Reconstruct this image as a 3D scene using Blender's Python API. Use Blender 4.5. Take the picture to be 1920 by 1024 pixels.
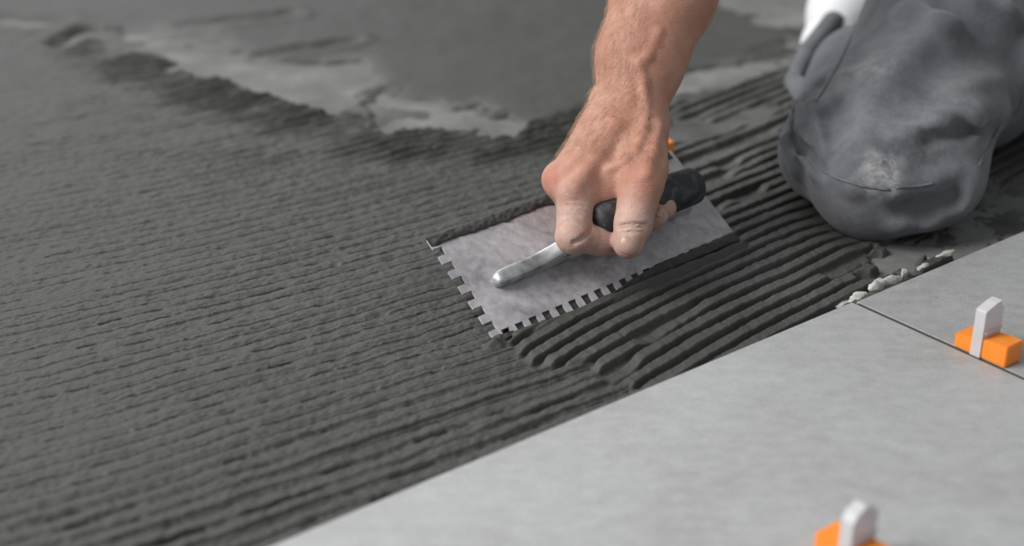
import bpy, bmesh, math, random
import numpy as np
from mathutils import Vector

for o in list(bpy.data.objects):
    bpy.data.objects.remove(o, do_unlink=True)
SC = bpy.context.scene
COL = SC.collection
RNG = np.random.default_rng(7)
random.seed(7)

# ------------------------------------------------------------------ camera
PITCH = math.radians(25.5)
CAM_H = 0.462
FPX = 2670.0
cam_d = bpy.data.cameras.new('camera')
cam = bpy.data.objects.new('camera', cam_d)
COL.objects.link(cam)
cam.location = (0, 0, CAM_H)
cam.rotation_euler = (math.pi / 2 - PITCH, 0, 0)
cam_d.sensor_width = 36.0
cam_d.lens = FPX / 1920 * 36.0
cam_d.clip_start = 0.02
cam_d.dof.use_dof = True
cam_d.dof.focus_distance = 1.0
cam_d.dof.aperture_fstop = 3.4
SC.camera = cam

# ------------------------------------------------------------------ light
world = bpy.data.worlds.new('room_light')
SC.world = world
world.use_nodes = True
bg = world.node_tree.nodes['Background']
bg.inputs[0].default_value = (0.93, 0.97, 1.0, 1)
bg.inputs[1].default_value = 0.36


def area_light(name, loc, target, sx, sy, power, color):
    d = bpy.data.lights.new(name, 'AREA')
    d.shape = 'RECTANGLE'
    d.size, d.size_y = sx, sy
    d.energy = power
    d.color = color
    o = bpy.data.objects.new(name, d)
    COL.objects.link(o)
    o.location = loc
    o.rotation_euler = (Vector(target) - Vector(loc)).to_track_quat('-Z', 'Y').to_euler()
    return o


area_light('window_light', (-2.5, 0.1, 2.2), (0.05, 1.0, 0), 1.8, 1.8, 142, (1.0, 0.985, 0.96))
area_light('back_window_light', (-1.6, 4.4, 2.3), (0.05, 1.0, 0), 2.4, 1.5, 55, (0.96, 0.98, 1.0))
SC.view_settings.view_transform = 'Standard'
SC.view_settings.look = 'None'
SC.view_settings.exposure = 0.0
SC.view_settings.gamma = 1.0
SC.view_settings.use_curve_mapping = False


# ------------------------------------------------------------------ geometry helpers
def unp(x, y, zc):
    """point of the place seen at photo pixel (x, y) at forward distance zc"""
    xc = (x - 960) / FPX * zc
    yc = (512 - y) / FPX * zc
    return np.array([xc, yc * math.sin(PITCH) + zc * math.cos(PITCH),
                     CAM_H + yc * math.cos(PITCH) - zc * math.sin(PITCH)])


def gnd(x, y, z=0.0):
    """point of the place at height z in the direction of pixel (x, y)"""
    k = ((512 - y) / FPX) * math.cos(PITCH) - math.sin(PITCH)
    return unp(x, y, (z - CAM_H) / k)


def nrm(v):
    v = np.asarray(v, float)
    return v / np.linalg.norm(v)


def mesh_np(name, verts, faces, smooth=True):
    """fast mesh from arrays; faces (n,4) or (n,3)"""
    verts = np.asarray(verts, np.float32)
    faces = np.asarray(faces, np.int32)
    me = bpy.data.meshes.new(name)
    k = faces.shape[1]
    me.vertices.add(len(verts))
    me.vertices.foreach_set('co', verts.ravel())
    me.loops.add(faces.size)
    me.loops.foreach_set('vertex_index', faces.ravel())
    me.polygons.add(len(faces))
    me.polygons.foreach_set('loop_start', np.arange(len(faces), dtype=np.int32) * k)
    me.polygons.foreach_set('loop_total', np.full(len(faces), k, np.int32))
    me.polygons.foreach_set('use_smooth', np.full(len(faces), smooth, bool))
    me.update(calc_edges=True)
    me.validate()
    return me


def link(name, me, mat, parent=None):
    """mesh given in place coordinates; becomes a child of parent where there is one"""
    o = bpy.data.objects.new(name, me)
    COL.objects.link(o)
    if mat is not None:
        me.materials.append(mat)
    if parent is not None:
        o.parent = parent
        off = world_base(parent)
        o.location = (-off[0], -off[1], -off[2])
    return o


def world_base(o):
    p = np.array(o.location)
    while o.parent:
        o = o.parent
        p = p + np.array(o.location)
    return p


def bm_obj(name, bm, mat, parent=None, smooth=False):
    me = bpy.data.meshes.new(name)
    bmesh.ops.recalc_face_normals(bm, faces=bm.faces[:])
    bm.to_mesh(me)
    bm.free()
    if smooth:
        for p in me.polygons:
            p.use_smooth = True
    return link(name, me, mat, parent)


def empty(name, loc):
    o = bpy.data.objects.new(name, None)
    COL.objects.link(o)
    o.location = tuple(loc)
    o.empty_display_size = 0.03
    return o


def tag(o, label, cat, group=None, kind=None):
    o['label'] = label
    if cat:
        o['category'] = cat
    if group:
        o['group'] = group
    if kind:
        o['kind'] = kind
    return o


def prism(bm, poly, z0, z1, org, ex, ey, ez):
    """extrude a 2-D outline (in ex, ey) between z0 and z1 along ez"""
    org, ex, ey, ez = map(np.asarray, (org, ex, ey, ez))
    lo = [bm.verts.new(org + ex * p[0] + ey * p[1] + ez * z0) for p in poly]
    hi = [bm.verts.new(org + ex * p[0] + ey * p[1] + ez * z1) for p in poly]
    n = len(poly)
    bm.faces.new(hi)
    bm.faces.new(lo[::-1])
    for i in range(n):
        bm.faces.new((lo[i], lo[(i + 1) % n], hi[(i + 1) % n], hi[i]))


def tube(path, radii, n=10, flat=1.0, up=None, caps=True):
    """swept tube -> verts, faces lists"""
    path = np.asarray(path, float)
    m = len(path)
    radii = np.broadcast_to(np.asarray(radii, float), (m,))
    T = np.gradient(path, axis=0)
    T /= np.linalg.norm(T, axis=1)[:, None] + 1e-12
    ref = np.array(up if up is not None else (0, 0, 1.0), float)
    V = []
    for i in range(m):
        s = np.cross(T[i], ref)
        if np.linalg.norm(s) < 1e-6:
            s = np.cross(T[i], (1, 0, 0))
        s = nrm(s)
        w = np.cross(s, T[i])
        for j in range(n):
            a = 2 * math.pi * j / n
            V.append(path[i] + radii[i] * (math.cos(a) * s + flat * math.sin(a) * w))
    Fc = []
    for i in range(m - 1):
        for j in range(n):
            k = (j + 1) % n
            Fc.append((i * n + j, i * n + k, (i + 1) * n + k, (i + 1) * n + j))
    if caps:
        Fc.append(tuple(range(n))[::-1])
        Fc.append(tuple((m - 1) * n + j for j in range(n)))
    return V, Fc


def tube_obj(name, path, radii, mat, parent=None, **kw):
    V, Fc = tube(path, radii, **kw)
    me = bpy.data.meshes.new(name)
    me.from_pydata([tuple(v) for v in V], [], Fc)
    for p in me.polygons:
        p.use_smooth = len(p.vertices) == 4
    me.update()
    return link(name, me, mat, parent)


# ---- smooth noise for shaping
def vnoise(x, y, seed=0):
    r = np.random.default_rng(seed).random((256, 256)).astype(np.float32)
    xi = np.floor(x).astype(int)
    yi = np.floor(y).astype(int)
    fx = x - xi
    fy = y - yi
    fx = fx * fx * fx * (fx * (fx * 6 - 15) + 10)
    fy = fy * fy * fy * (fy * (fy * 6 - 15) + 10)
    a = r[xi & 255, yi & 255]
    b = r[(xi + 1) & 255, yi & 255]
    c = r[xi & 255, (yi + 1) & 255]
    d = r[(xi + 1) & 255, (yi + 1) & 255]
    return (a * (1 - fx) + b * fx) * (1 - fy) + (c * (1 - fx) + d * fx) * fy - 0.5


def fbm(x, y, seed=0, octv=4):
    s = 0
    amp = 1.0
    for i in range(octv):
        s = s + amp * vnoise(x * 2 ** i, y * 2 ** i, seed + i)
        amp *= 0.5
    return s


def sstep(a, b, x):
    t = np.clip((x - a) / (b - a), 0, 1)
    return t * t * (3 - 2 * t)


def poly_sd(px, py, poly):
    """signed distance to a polygon, negative inside"""
    poly = np.asarray(poly, float)[:, :2]
    d = np.full(px.shape, 1e9, np.float32)
    inside = np.zeros(px.shape, bool)
    n = len(poly)
    for i in range(n):
        a = poly[i]
        b = poly[(i + 1) % n]
        e = b - a
        t = np.clip(((px - a[0]) * e[0] + (py - a[1]) * e[1]) / (e @ e), 0, 1)
        d = np.minimum(d, np.hypot(px - a[0] - t * e[0], py - a[1] - t * e[1]))
        c = ((a[1] > py) != (b[1] > py))
        xx = a[0] + (py - a[1]) / (b[1] - a[1] + 1e-12) * e[0]
        inside ^= c & (px < xx)
    return np.where(inside, -d, d)


# ---- solid modelling: blended tapered capsules, meshed
def cap(a, b, ra, rb, k=0.004, op=1, w=None, wf=1.0):
    return dict(a=np.asarray(a, float), b=np.asarray(b, float), ra=ra, rb=rb, k=k, op=op,
                w=None if w is None else nrm(w), wf=wf)


def cap_d(c, X, Y, Z):
    a, b = c['a'], c['b']
    e = b - a
    L2 = max(e @ e, 1e-12)
    vx, vy, vz = X - a[0], Y - a[1], Z - a[2]
    t = np.clip((vx * e[0] + vy * e[1] + vz * e[2]) / L2, 0, 1)
    vx = vx - t * e[0]
    vy = vy - t * e[1]
    vz = vz - t * e[2]
    if c['w'] is not None:
        w = c['w']
        q = (vx * w[0] + vy * w[1] + vz * w[2]) * (1 / c['wf'] - 1)
        vx = vx + q * w[0]
        vy = vy + q * w[1]
        vz = vz + q * w[2]
    return np.sqrt(vx * vx + vy * vy + vz * vz) - (c['ra'] + t * (c['rb'] - c['ra']))


def smin(a, b, k):
    if k <= 0:
        return np.minimum(a, b)
    h = np.clip(0.5 + 0.5 * (b - a) / k, 0, 1)
    return b + (a - b) * h - k * h * (1 - h)


def sdf_at(caps, P):
    P = np.asarray(P, float)
    d = np.full(P.shape[:-1], 0.3)
    for c in caps:
        q = cap_d(c, P[..., 0], P[..., 1], P[..., 2])
        d = smin(d, q, c['k']) if c['op'] > 0 else -smin(-d, q, c['k'])
    return d


def sdf_normal(caps, p, e=0.0008):
    p = np.asarray(p, float)
    g = np.array([sdf_at(caps, p + e * ax) - sdf_at(caps, p - e * ax) for ax in np.eye(3)])
    return nrm(g)


def shoot(caps, x, y, z0=0.6, z1=2.0):
    """surface point of the solid in the direction of pixel (x, y)"""
    o = np.array([0, 0, CAM_H])
    d = nrm(unp(x, y, 1.0) - o)
    t = z0
    for _ in range(160):
        q = float(sdf_at(caps, o + d * t))
        if q < 0.0002:
            break
        t += q * 0.8
        if t > z1:
            return None
    return o + d * t


def solid(caps, h, clip_z=None):
    lo = np.min([np.minimum(c['a'], c['b']) - max(c['ra'], c['rb']) * max(1, c['wf']) for c in caps if c['op'] > 0], 0) - 3 * h - 0.004
    hi = np.max([np.maximum(c['a'], c['b']) + max(c['ra'], c['rb']) * max(1, c['wf']) for c in caps if c['op'] > 0], 0) + 3 * h + 0.004
    n = np.ceil((hi - lo) / h).astype(int) + 1
    vol = np.full(n, 0.05, np.float32)
    ax = [(lo[i] + h * np.arange(n[i])).astype(np.float32) for i in range(3)]
    for c in caps:
        m = max(c['ra'], c['rb']) * max(1, c['wf']) + c['k'] + 0.006
        l2 = np.minimum(c['a'], c['b']) - m
        h2 = np.maximum(c['a'], c['b']) + m
        i0 = np.clip(np.floor((l2 - lo) / h).astype(int), 0, n)
        i1 = np.clip(np.ceil((h2 - lo) / h).astype(int) + 1, 0, n)
        if np.any(i1 <= i0):
            continue
        s = tuple(slice(i0[j], i1[j]) for j in range(3))
        X = ax[0][s[0]][:, None, None]
        Y = ax[1][s[1]][None, :, None]
        Z = ax[2][s[2]][None, None, :]
        q = cap_d(c, X, Y, Z).astype(np.float32)
        v = vol[s]
        vol[s] = smin(v, q, c['k']) if c['op'] > 0 else -smin(-v, q, c['k'])
    if clip_z is not None:
        vol = np.maximum(vol, (clip_z - ax[2])[None, None, :])
    return nets(vol, lo, h)


def nets(vol, org, h):
    neg = vol < 0
    cs = np.zeros(tuple(np.array(vol.shape) - 1), np.int8)
    for i in (0, 1):
        for j in (0, 1):
            for k in (0, 1):
                cs += neg[i:i + cs.shape[0], j:j + cs.shape[1], k:k + cs.shape[2]]
    idx = np.argwhere((cs > 0) & (cs < 8))
    ids = np.full(cs.shape, -1, np.int32)
    ids[idx[:, 0], idx[:, 1], idx[:, 2]] = np.arange(len(idx))
    acc = np.zeros((len(idx), 3))
    cnt = np.zeros(len(idx))
    for axn in range(3):
        o1 = [q for q in range(3) if q != axn]
        for i in (0, 1):
            for j in (0, 1):
                a = np.zeros(3, int)
                a[o1[0]] = i
                a[o1[1]] = j
                b = a.copy()
                b[axn] = 1
                va = vol[tuple((idx + a).T)]
                vb = vol[tuple((idx + b).T)]
                m = (va < 0) != (vb < 0)
                t = np.where(m, va / np.where(m, va - vb, 1), 0)
                acc += m[:, None] * (a + (b - a) * t[:, None])
                cnt += m
    V = (idx + acc / cnt[:, None]) * h + org
    Fq = []
    for axn in range(3):
        s0 = [slice(None)] * 3
        s1 = [slice(None)] * 3
        s0[axn] = slice(0, -1)
        s1[axn] = slice(1, None)
        ch = neg[tuple(s0)] != neg[tuple(s1)]
        e = np.argwhere(ch)
        o1 = [(axn + 1) % 3, (axn + 2) % 3]
        ok = (e[:, o1[0]] > 0) & (e[:, o1[1]] > 0) & (e[:, o1[0]] < cs.shape[o1[0]]) & (e[:, o1[1]] < cs.shape[o1[1]])
        e = e[ok]
        inside = neg[tuple(e.T)]
        q = []
        for (i, j) in ((0, 0), (-1, 0), (-1, -1), (0, -1)):
            c = e.copy()
            c[:, o1[0]] += i
            c[:, o1[1]] += j
            q.append(ids[tuple(c.T)])
        q = np.stack(q, 1)
        q[~inside] = q[~inside][:, ::-1]
        Fq.append(q)
    Fq = np.concatenate(Fq)
    Fq = Fq[(Fq >= 0).all(1)]
    # orient outwards: signed volume test
    a, b, c = V[Fq[:, 0]], V[Fq[:, 1]], V[Fq[:, 2]]
    if np.sum(np.cross(b - a, c - a) * (a - V.mean(0))) < 0:
        Fq = Fq[:, ::-1]
    return V, Fq


def relax(V, Fq, it=1, f=0.5):
    for _ in range(it):
        s = np.zeros_like(V)
        n = np.zeros(len(V))
        for k in range(Fq.shape[1]):
            a = Fq[:, k]
            b = Fq[:, (k + 1) % Fq.shape[1]]
            for q in range(3):
                s[:, q] += np.bincount(a, V[b, q], len(V)) + np.bincount(b, V[a, q], len(V))
            n += np.bincount(a, minlength=len(V)) + np.bincount(b, minlength=len(V))
        V = V + f * (s / np.maximum(n, 1)[:, None] - V)
    return V


# ------------------------------------------------------------------ materials
class NT:
    def __init__(self, name):
        self.m = bpy.data.materials.new(name)
        self.m.use_nodes = True
        self.t = self.m.node_tree
        self.b = self.t.nodes['Principled BSDF']

    def n(self, typ, **kw):
        o = self.t.nodes.new(typ)
        for k, v in kw.items():
            if k in o.inputs:
                o.inputs[k].default_value = v
            else:
                setattr(o, k, v)
        return o

    def l(self, a, b):
        self.t.links.new(a, b)

    def coord(self, scale=(1, 1, 1)):
        g = self.n('ShaderNodeNewGeometry')
        mp = self.n('ShaderNodeMapping')
        mp.inputs['Scale'].default_value = scale
        self.l(g.outputs['Position'], mp.inputs['Vector'])
        return mp.outputs[0]

    def noise(self, vec, scale, detail=4, rough=0.55, dist=0.0):
        o = self.n('ShaderNodeTexNoise')
        o.inputs['Scale'].default_value = scale
        o.inputs['Detail'].default_value = detail
        o.inputs['Roughness'].default_value = rough
        o.inputs['Distortion'].default_value = dist
        self.l(vec, o.inputs['Vector'])
        return o.outputs['Fac']

    def ramp(self, fac, stops):
        o = self.n('ShaderNodeValToRGB')
        e = o.color_ramp.elements
        e[0].position, e[0].color = stops[0][0], (*stops[0][1], 1)
        e[1].position, e[1].color = stops[-1][0], (*stops[-1][1], 1)
        for p, c in stops[1:-1]:
            q = e.new(p)
            q.color = (*c, 1)
        self.l(fac, o.inputs[0])
        return o.outputs[0]

    def mix(self, fac, a, b, mode='MIX'):
        o = self.n('ShaderNodeMix', data_type='RGBA', blend_type=mode)
        for s, v in ((o.inputs[0], fac), (o.inputs[6], a), (o.inputs[7], b)):
            if hasattr(v, 'links') or hasattr(v, 'is_linked'):
                self.l(v, s)
            elif isinstance(v, tuple):
                s.default_value = (*v, 1)
            else:
                s.default_value = v
        return o.outputs[2]

    def math(self, op, a, b=None, c=None, clamp=False):
        o = self.n('ShaderNodeMath', operation=op, use_clamp=clamp)
        for i, v in enumerate((a, b, c)):
            if v is None:
                continue
            if hasattr(v, 'is_linked'):
                self.l(v, o.inputs[i])
            else:
                o.inputs[i].default_value = v
        return o.outputs[0]

    def near(self, p, r0, r1, axes=(1, 1, 1)):
        """1 close to a place point, 0 away from it"""
        g = self.n('ShaderNodeNewGeometry')
        v = self.n('ShaderNodeVectorMath', operation='SUBTRACT')
        self.l(g.outputs['Position'], v.inputs[0])
        v.inputs[1].default_value = tuple(p)
        s = self.n('ShaderNodeVectorMath', operation='MULTIPLY')
        self.l(v.outputs[0], s.inputs[0])
        s.inputs[1].default_value = axes
        d = self.n('ShaderNodeVectorMath', operation='LENGTH')
        self.l(s.outputs[0], d.inputs[0])
        m = self.n('ShaderNodeMapRange', interpolation_type='SMOOTHSTEP')
        self.l(d.outputs['Value'], m.inputs[0])
        m.inputs[1].default_value = r0
        m.inputs[2].default_value = r1
        m.inputs[3].default_value = 1
        m.inputs[4].default_value = 0
        return m.outputs[0]

    def bump(self, h, strength, dist, prev=None):
        o = self.n('ShaderNodeBump')
        o.inputs['Strength'].default_value = strength
        o.inputs['Distance'].default_value = dist
        self.l(h, o.inputs['Height'])
        if prev is not None:
            self.l(prev, o.inputs['Normal'])
        return o.outputs[0]

    def set(self, color=None, rough=None, normal=None, **kw):
        for key, v in (('Base Color', color), ('Roughness', rough), ('Normal', normal)):
            if v is None:
                continue
            if hasattr(v, 'is_linked'):
                self.l(v, self.b.inputs[key])
            elif isinstance(v, tuple):
                self.b.inputs[key].default_value = (*v, 1)
            else:
                self.b.inputs[key].default_value = v
        for k, v in kw.items():
            self.b.inputs[k.replace('_', ' ')].default_value = v
        return self.m


def mat_mortar(name='mortar', tint=1.0):
    t = NT(name)
    c = t.coord()
    big = t.noise(c, 9, 4)
    fine = t.noise(c, 420, 3, 0.6)
    col = t.ramp(big, [(0.3, (0.050 * tint, 0.0497 * tint, 0.0452 * tint)), (0.7, (0.067 * tint, 0.0667 * tint, 0.0615 * tint))])
    col = t.mix(0.35, col, t.ramp(fine, [(0.25, (0.026, 0.026, 0.023)), (0.75, (0.110, 0.109, 0.101))]))
    at = t.n('ShaderNodeAttribute', attribute_name='film_pale')
    col = t.mix(t.math('MULTIPLY', at.outputs['Fac'], 0.6), col, (0.17, 0.17, 0.163))      # thin, half dry smears, and a paler tone over the right-hand strokes
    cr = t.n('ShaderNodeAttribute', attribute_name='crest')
    col = t.mix(cr.outputs['Fac'], col, (0.19, 0.19, 0.18))                                # bright lit edge of the burrs, put into the colour
    nb = t.bump(fine, 0.7, 0.0007)
    nb = t.bump(t.noise(c, 130, 4, 0.6), 0.5, 0.0012, nb)
    return t.set(col, 0.62, nb, Specular_IOR_Level=0.35)


def mat_screed():
    t = NT('screed')
    c = t.coord()
    col = t.ramp(t.noise(c, 14, 6, 0.65), [(0.3, (0.125, 0.125, 0.12)), (0.55, (0.195, 0.195, 0.188)), (0.75, (0.28, 0.28, 0.27))])
    nb = t.bump(t.noise(c, 180, 5, 0.6), 0.5, 0.001)
    return t.set(col, 0.85, nb, Specular_IOR_Level=0.2)


def mat_tile(name, k):
    t = NT(name)
    c = t.coord()
    a = t.noise(t.coord((1.0, 1.3, 1)), 5.5, 5, 0.6, 0.4)
    b = t.noise(t.coord((1, 1.6, 1)), 70, 5, 0.65)
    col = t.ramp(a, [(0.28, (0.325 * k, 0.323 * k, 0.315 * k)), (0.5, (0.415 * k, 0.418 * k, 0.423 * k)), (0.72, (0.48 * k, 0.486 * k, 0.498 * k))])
    col = t.mix(0.22, col, t.ramp(b, [(0.3, (0.24, 0.24, 0.235)), (0.7, (0.60, 0.60, 0.60))]))
    fl = t.noise(c, 750, 2, 0.5)
    col = t.mix(0.10, col, t.ramp(fl, [(0.35, (0.15, 0.15, 0.15)), (0.7, (0.75, 0.75, 0.75))]))
    ro = t.ramp(b, [(0.3, (0.42,) * 3), (0.7, (0.55,) * 3)])
    nb = t.bump(t.noise(c, 320, 4, 0.6), 0.15, 0.0004)
    return t.set(col, ro, nb, Specular_IOR_Level=0.4)


def mat_plain(name, color, rough=0.5, metal=0.0, bump=0.0, bscale=300, var=0.0, **kw):
    t = NT(name)
    c = t.coord()
    col = color
    n = t.noise(c, bscale * 0.3, 4)
    if var:
        lo = tuple(x * (1 - var) for x in color)
        hi = tuple(min(1, x * (1 + var)) for x in color)
        col = t.ramp(n, [(0.3, lo), (0.7, hi)])
    nb = t.bump(t.noise(c, bscale, 4), bump, 0.0006) if bump else None
    return t.set(col, rough, nb, Metallic=metal, **kw)


def mat_blade():
    t = NT('scuffed_steel')
    c = t.coord()
    ca = t.coord((1, 1.4, 1))
    a = t.noise(ca, 22, 6, 0.6, 0.6)
    b = t.noise(c, 160, 5, 0.65)
    col = t.ramp(a, [(0.26, (0.13, 0.122, 0.134)), (0.42, (0.40, 0.382, 0.405)), (0.55, (0.53, 0.51, 0.535)), (0.72, (0.66, 0.645, 0.67))])
    col = t.mix(0.32, col, t.ramp(b, [(0.32, (0.13, 0.12, 0.13)), (0.68, (0.66, 0.64, 0.66))]))
    ro = t.ramp(b, [(0.3, (0.48,) * 3), (0.7, (0.68,) * 3)])
    nb = t.bump(b, 0.2, 0.0005)
    return t.set(col, ro, nb, Metallic=0.15)


def mat_skin(p_dust, p_red):
    t = NT('skin')
    c = t.coord()
    a = t.noise(c, 38, 5, 0.6)
    col = t.ramp(a, [(0.28, (0.385, 0.178, 0.118)), (0.5, (0.50, 0.258, 0.180)), (0.74, (0.61, 0.355, 0.268))])
    red = t.noise(c, 90, 4, 0.6)
    col = t.mix(t.math('MULTIPLY', red, 0.35), col, (0.46, 0.19, 0.145))
    for p in p_red:
        col = t.mix(t.math('MULTIPLY', t.near(p, .003, .017), 0.30), col, (0.50, 0.175, 0.135))
    # cement dust on fingers and knuckles
    d = None
    for p, r0, r1 in p_dust:
        q = t.near(p, r0, r1)
        d = q if d is None else t.math('MAXIMUM', d, q)
    dn = t.ramp(t.noise(c, 210, 5, 0.7), [(0.35, (0.15,) * 3), (0.7, (1.0,) * 3)])
    d = t.math('MULTIPLY', t.math('MULTIPLY', d, dn), 0.75)
    col = t.mix(d, col, (0.50, 0.44, 0.415))
    v = t.n('ShaderNodeTexVoronoi', feature='DISTANCE_TO_EDGE')
    v.inputs['Scale'].default_value = 620
    t.l(c, v.inputs['Vector'])
    nb = t.bump(v.outputs['Distance'], 0.32, 0.0006)
    nb = t.bump(t.noise(t.coord((0.5, 0.7, 2.2)), 330, 4, 0.6), 0.6, 0.0008, nb)
    nb = t.bump(t.noise(c, 120, 4, 0.6), 0.4, 0.0012, nb)
    m = t.set(col, 0.52, nb, Specular_IOR_Level=0.4, Subsurface_Weight=0.12, Subsurface_Scale=0.004)
    t.b.inputs['Subsurface Radius'].default_value = (1.0, 0.35, 0.2)
    return m


def mat_trousers(dust):
    t = NT('work_cloth')
    c = t.coord()
    a = t.noise(c, 26, 5, 0.6)
    col = t.ramp(a, [(0.3, (0.095, 0.098, 0.112)), (0.7, (0.145, 0.15, 0.168))])
    d = None
    for p, r0, r1, am in dust:
        q = t.math('MULTIPLY', t.near(p, r0, r1), am)
        d = q if d is None else t.math('MAXIMUM', d, q)
    dn = t.ramp(t.noise(c, 75, 6, 0.72, 0.3), [(0.42, (0.0,) * 3), (0.75, (1.0,) * 3)])
    col = t.mix(t.math('MULTIPLY', d, dn), col, (0.47, 0.47, 0.46))
    soft = t.ramp(t.noise(c, 40, 6, 0.7), [(0.45, (0.0,) * 3), (0.8, (0.35,) * 3)])
    col = t.mix(soft, col, (0.26, 0.265, 0.28))
    w = t.noise(c, 900, 2, 0.5)
    nb = t.bump(w, 0.35, 0.0006)
    nb = t.bump(t.noise(c, 70, 4, 0.6), 0.35, 0.003, nb)
    return t.set(col, 0.85, nb, Specular_IOR_Level=0.2, Sheen_Weight=0.15)


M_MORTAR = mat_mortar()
M_RESIDUE = mat_mortar('mortar_residue', 1.0)
M_SCREED = mat_screed()
M_TILE = mat_tile('porcelain_tile', 0.93)
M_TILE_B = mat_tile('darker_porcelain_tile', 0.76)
M_BLADE = mat_blade()
M_ALU = mat_plain('cast_aluminium', (0.46, 0.47, 0.48), 0.44, 0.75, 0.7, 150, 0.65)
_t = NT('black_rubber')
_c = _t.coord()
_k = _t.ramp(_t.noise(_c, 75, 6, 0.7, 0.5), [(0.50, (0.0,) * 3), (0.78, (0.55,) * 3)])
M_RUBBER = _t.set(_t.mix(_k, (0.020, 0.022, 0.024), (0.20, 0.205, 0.21)), 0.6, _t.bump(_t.noise(_c, 400, 4), 0.5, 0.0006))
M_ORANGE = mat_plain('orange_plastic', (0.93, 0.27, 0.025), 0.42, 0, 0.08, 300, 0.05)
M_CLIP = mat_plain('frosted_plastic', (0.80, 0.79, 0.82), 0.38, 0, 0.1, 200, 0.04, Transmission_Weight=0.35, IOR=1.4)
M_CRUMB = mat_plain('dry_cement', (0.50, 0.49, 0.45), 0.9, 0, 0.8, 500, 0.25)
M_NAIL = mat_plain('fingernail', (0.47, 0.30, 0.245), 0.38, 0, 0.15, 500, 0.12)
M_THREAD = mat_plain('seam_thread', (0.13, 0.135, 0.15), 0.85, 0, 0.4, 900, 0.3)
M_SHOE = mat_plain('white_leather', (0.80, 0.81, 0.82), 0.5, 0, 0.2, 200, 0.04)
M_SOLE = mat_plain('white_rubber', (0.70, 0.70, 0.69), 0.6, 0, 0.2, 200, 0.06)

# ------------------------------------------------------------------ layout
S = 0.87
TH = math.radians(37.9)                                   # heading of the tile edge
E1 = np.array([math.cos(TH), math.sin(TH), 0])            # along the tile edge, away to the right
E2 = np.array([math.sin(TH), -math.cos(TH), 0])           # from the mortar towards the tiles
TILE_TOP = 0.0150
TILE_T = 0.0095
TC = gnd(1600, 565, TILE_TOP)                             # corner where the two tiles meet

ba, bt, bs = math.radians(40.3), math.radians(35), math.radians(1.5)
BA = np.array([math.cos(ba) * math.cos(bs), math.sin(ba) * math.cos(bs), math.sin(bs)])
_n = np.array([-math.sin(ba), math.cos(ba), 0])
BB = _n * math.cos(bt) + np.cross(BA, _n) * math.sin(bt)
BN = np.cross(BA, BB)
BFL = S * np.array([-0.0123, 0.9752, 0.0045])             # front left corner of the blade
BL, BW = S * 0.28, S * 0.105


def bld(l, b, n):
    """point in blade coordinates (metres before scaling)"""
    return BFL + S * (BA * l + BB * b + BN * n)


# ------------------------------------------------------------------ setting: floor
bm = bmesh.new()
prism(bm, [(-4, -3), (4, -3), (4, 5), (-4, 5)], -0.08, 0.0, (0, 0, 0), np.array([1., 0, 0]), np.array([0, 1., 0]), np.array([0, 0, 1.]))
floor = bm_obj('floor', bm, M_SCREED)
floor['kind'] = 'structure'
floor['label'] = 'bare light grey screed floor under the mortar'


# ------------------------------------------------------------------ mortar bed
def slope_heading(x, y, m):
    a = gnd(x - 5, y - 5 * m)
    b = gnd(x + 5, y + 5 * m)
    return math.atan2(b[1] - a[1], b[0] - a[0])


LEFT_F = [(50, 980, -.30), (300, 900, -.33), (700, 850, -.38), (900, 760, -.38), (1000, 780, -.40), (800, 680, -.36),
          (600, 700, -.33), (400, 650, -.27), (100, 700, -.22), (50, 560, -.2), (300, 500, -.2), (600, 520, -.25),
          (850, 560, -.33), (700, 420, -.27), (400, 400, -.2), (100, 400, -.17), (200, 300, -.2), (500, 320, -.25),
          (700, 300, -.28), (900, 320, -.3), (1000, 250, -.25), (850, 180, -.15), (1080, 150, -.2), (200, 130, -.12),
          (400, 150, -.2), (1400, 60, -.15), (1800, 60, -.15)]
RIGHT_F = [(960, 680, -.66), (1010, 670, -.74), (1060, 700, -.72), (1130, 700, -.62), (1090, 610, -.55), (1200, 560, -.45),
           (1230, 620, -.55), (1300, 520, -.40), (1350, 560, -.45), (1450, 500, -.44), (1400, 430, -.33), (1500, 440, -.46),
           (1560, 500, -.48), (1400, 340, -.42), (1330, 300, -.40), (1450, 260, -.42), (1350, 210, -.50), (1450, 160, -.42),
           (1700, 460, -.42), (1800, 300, -.4)]


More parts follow.
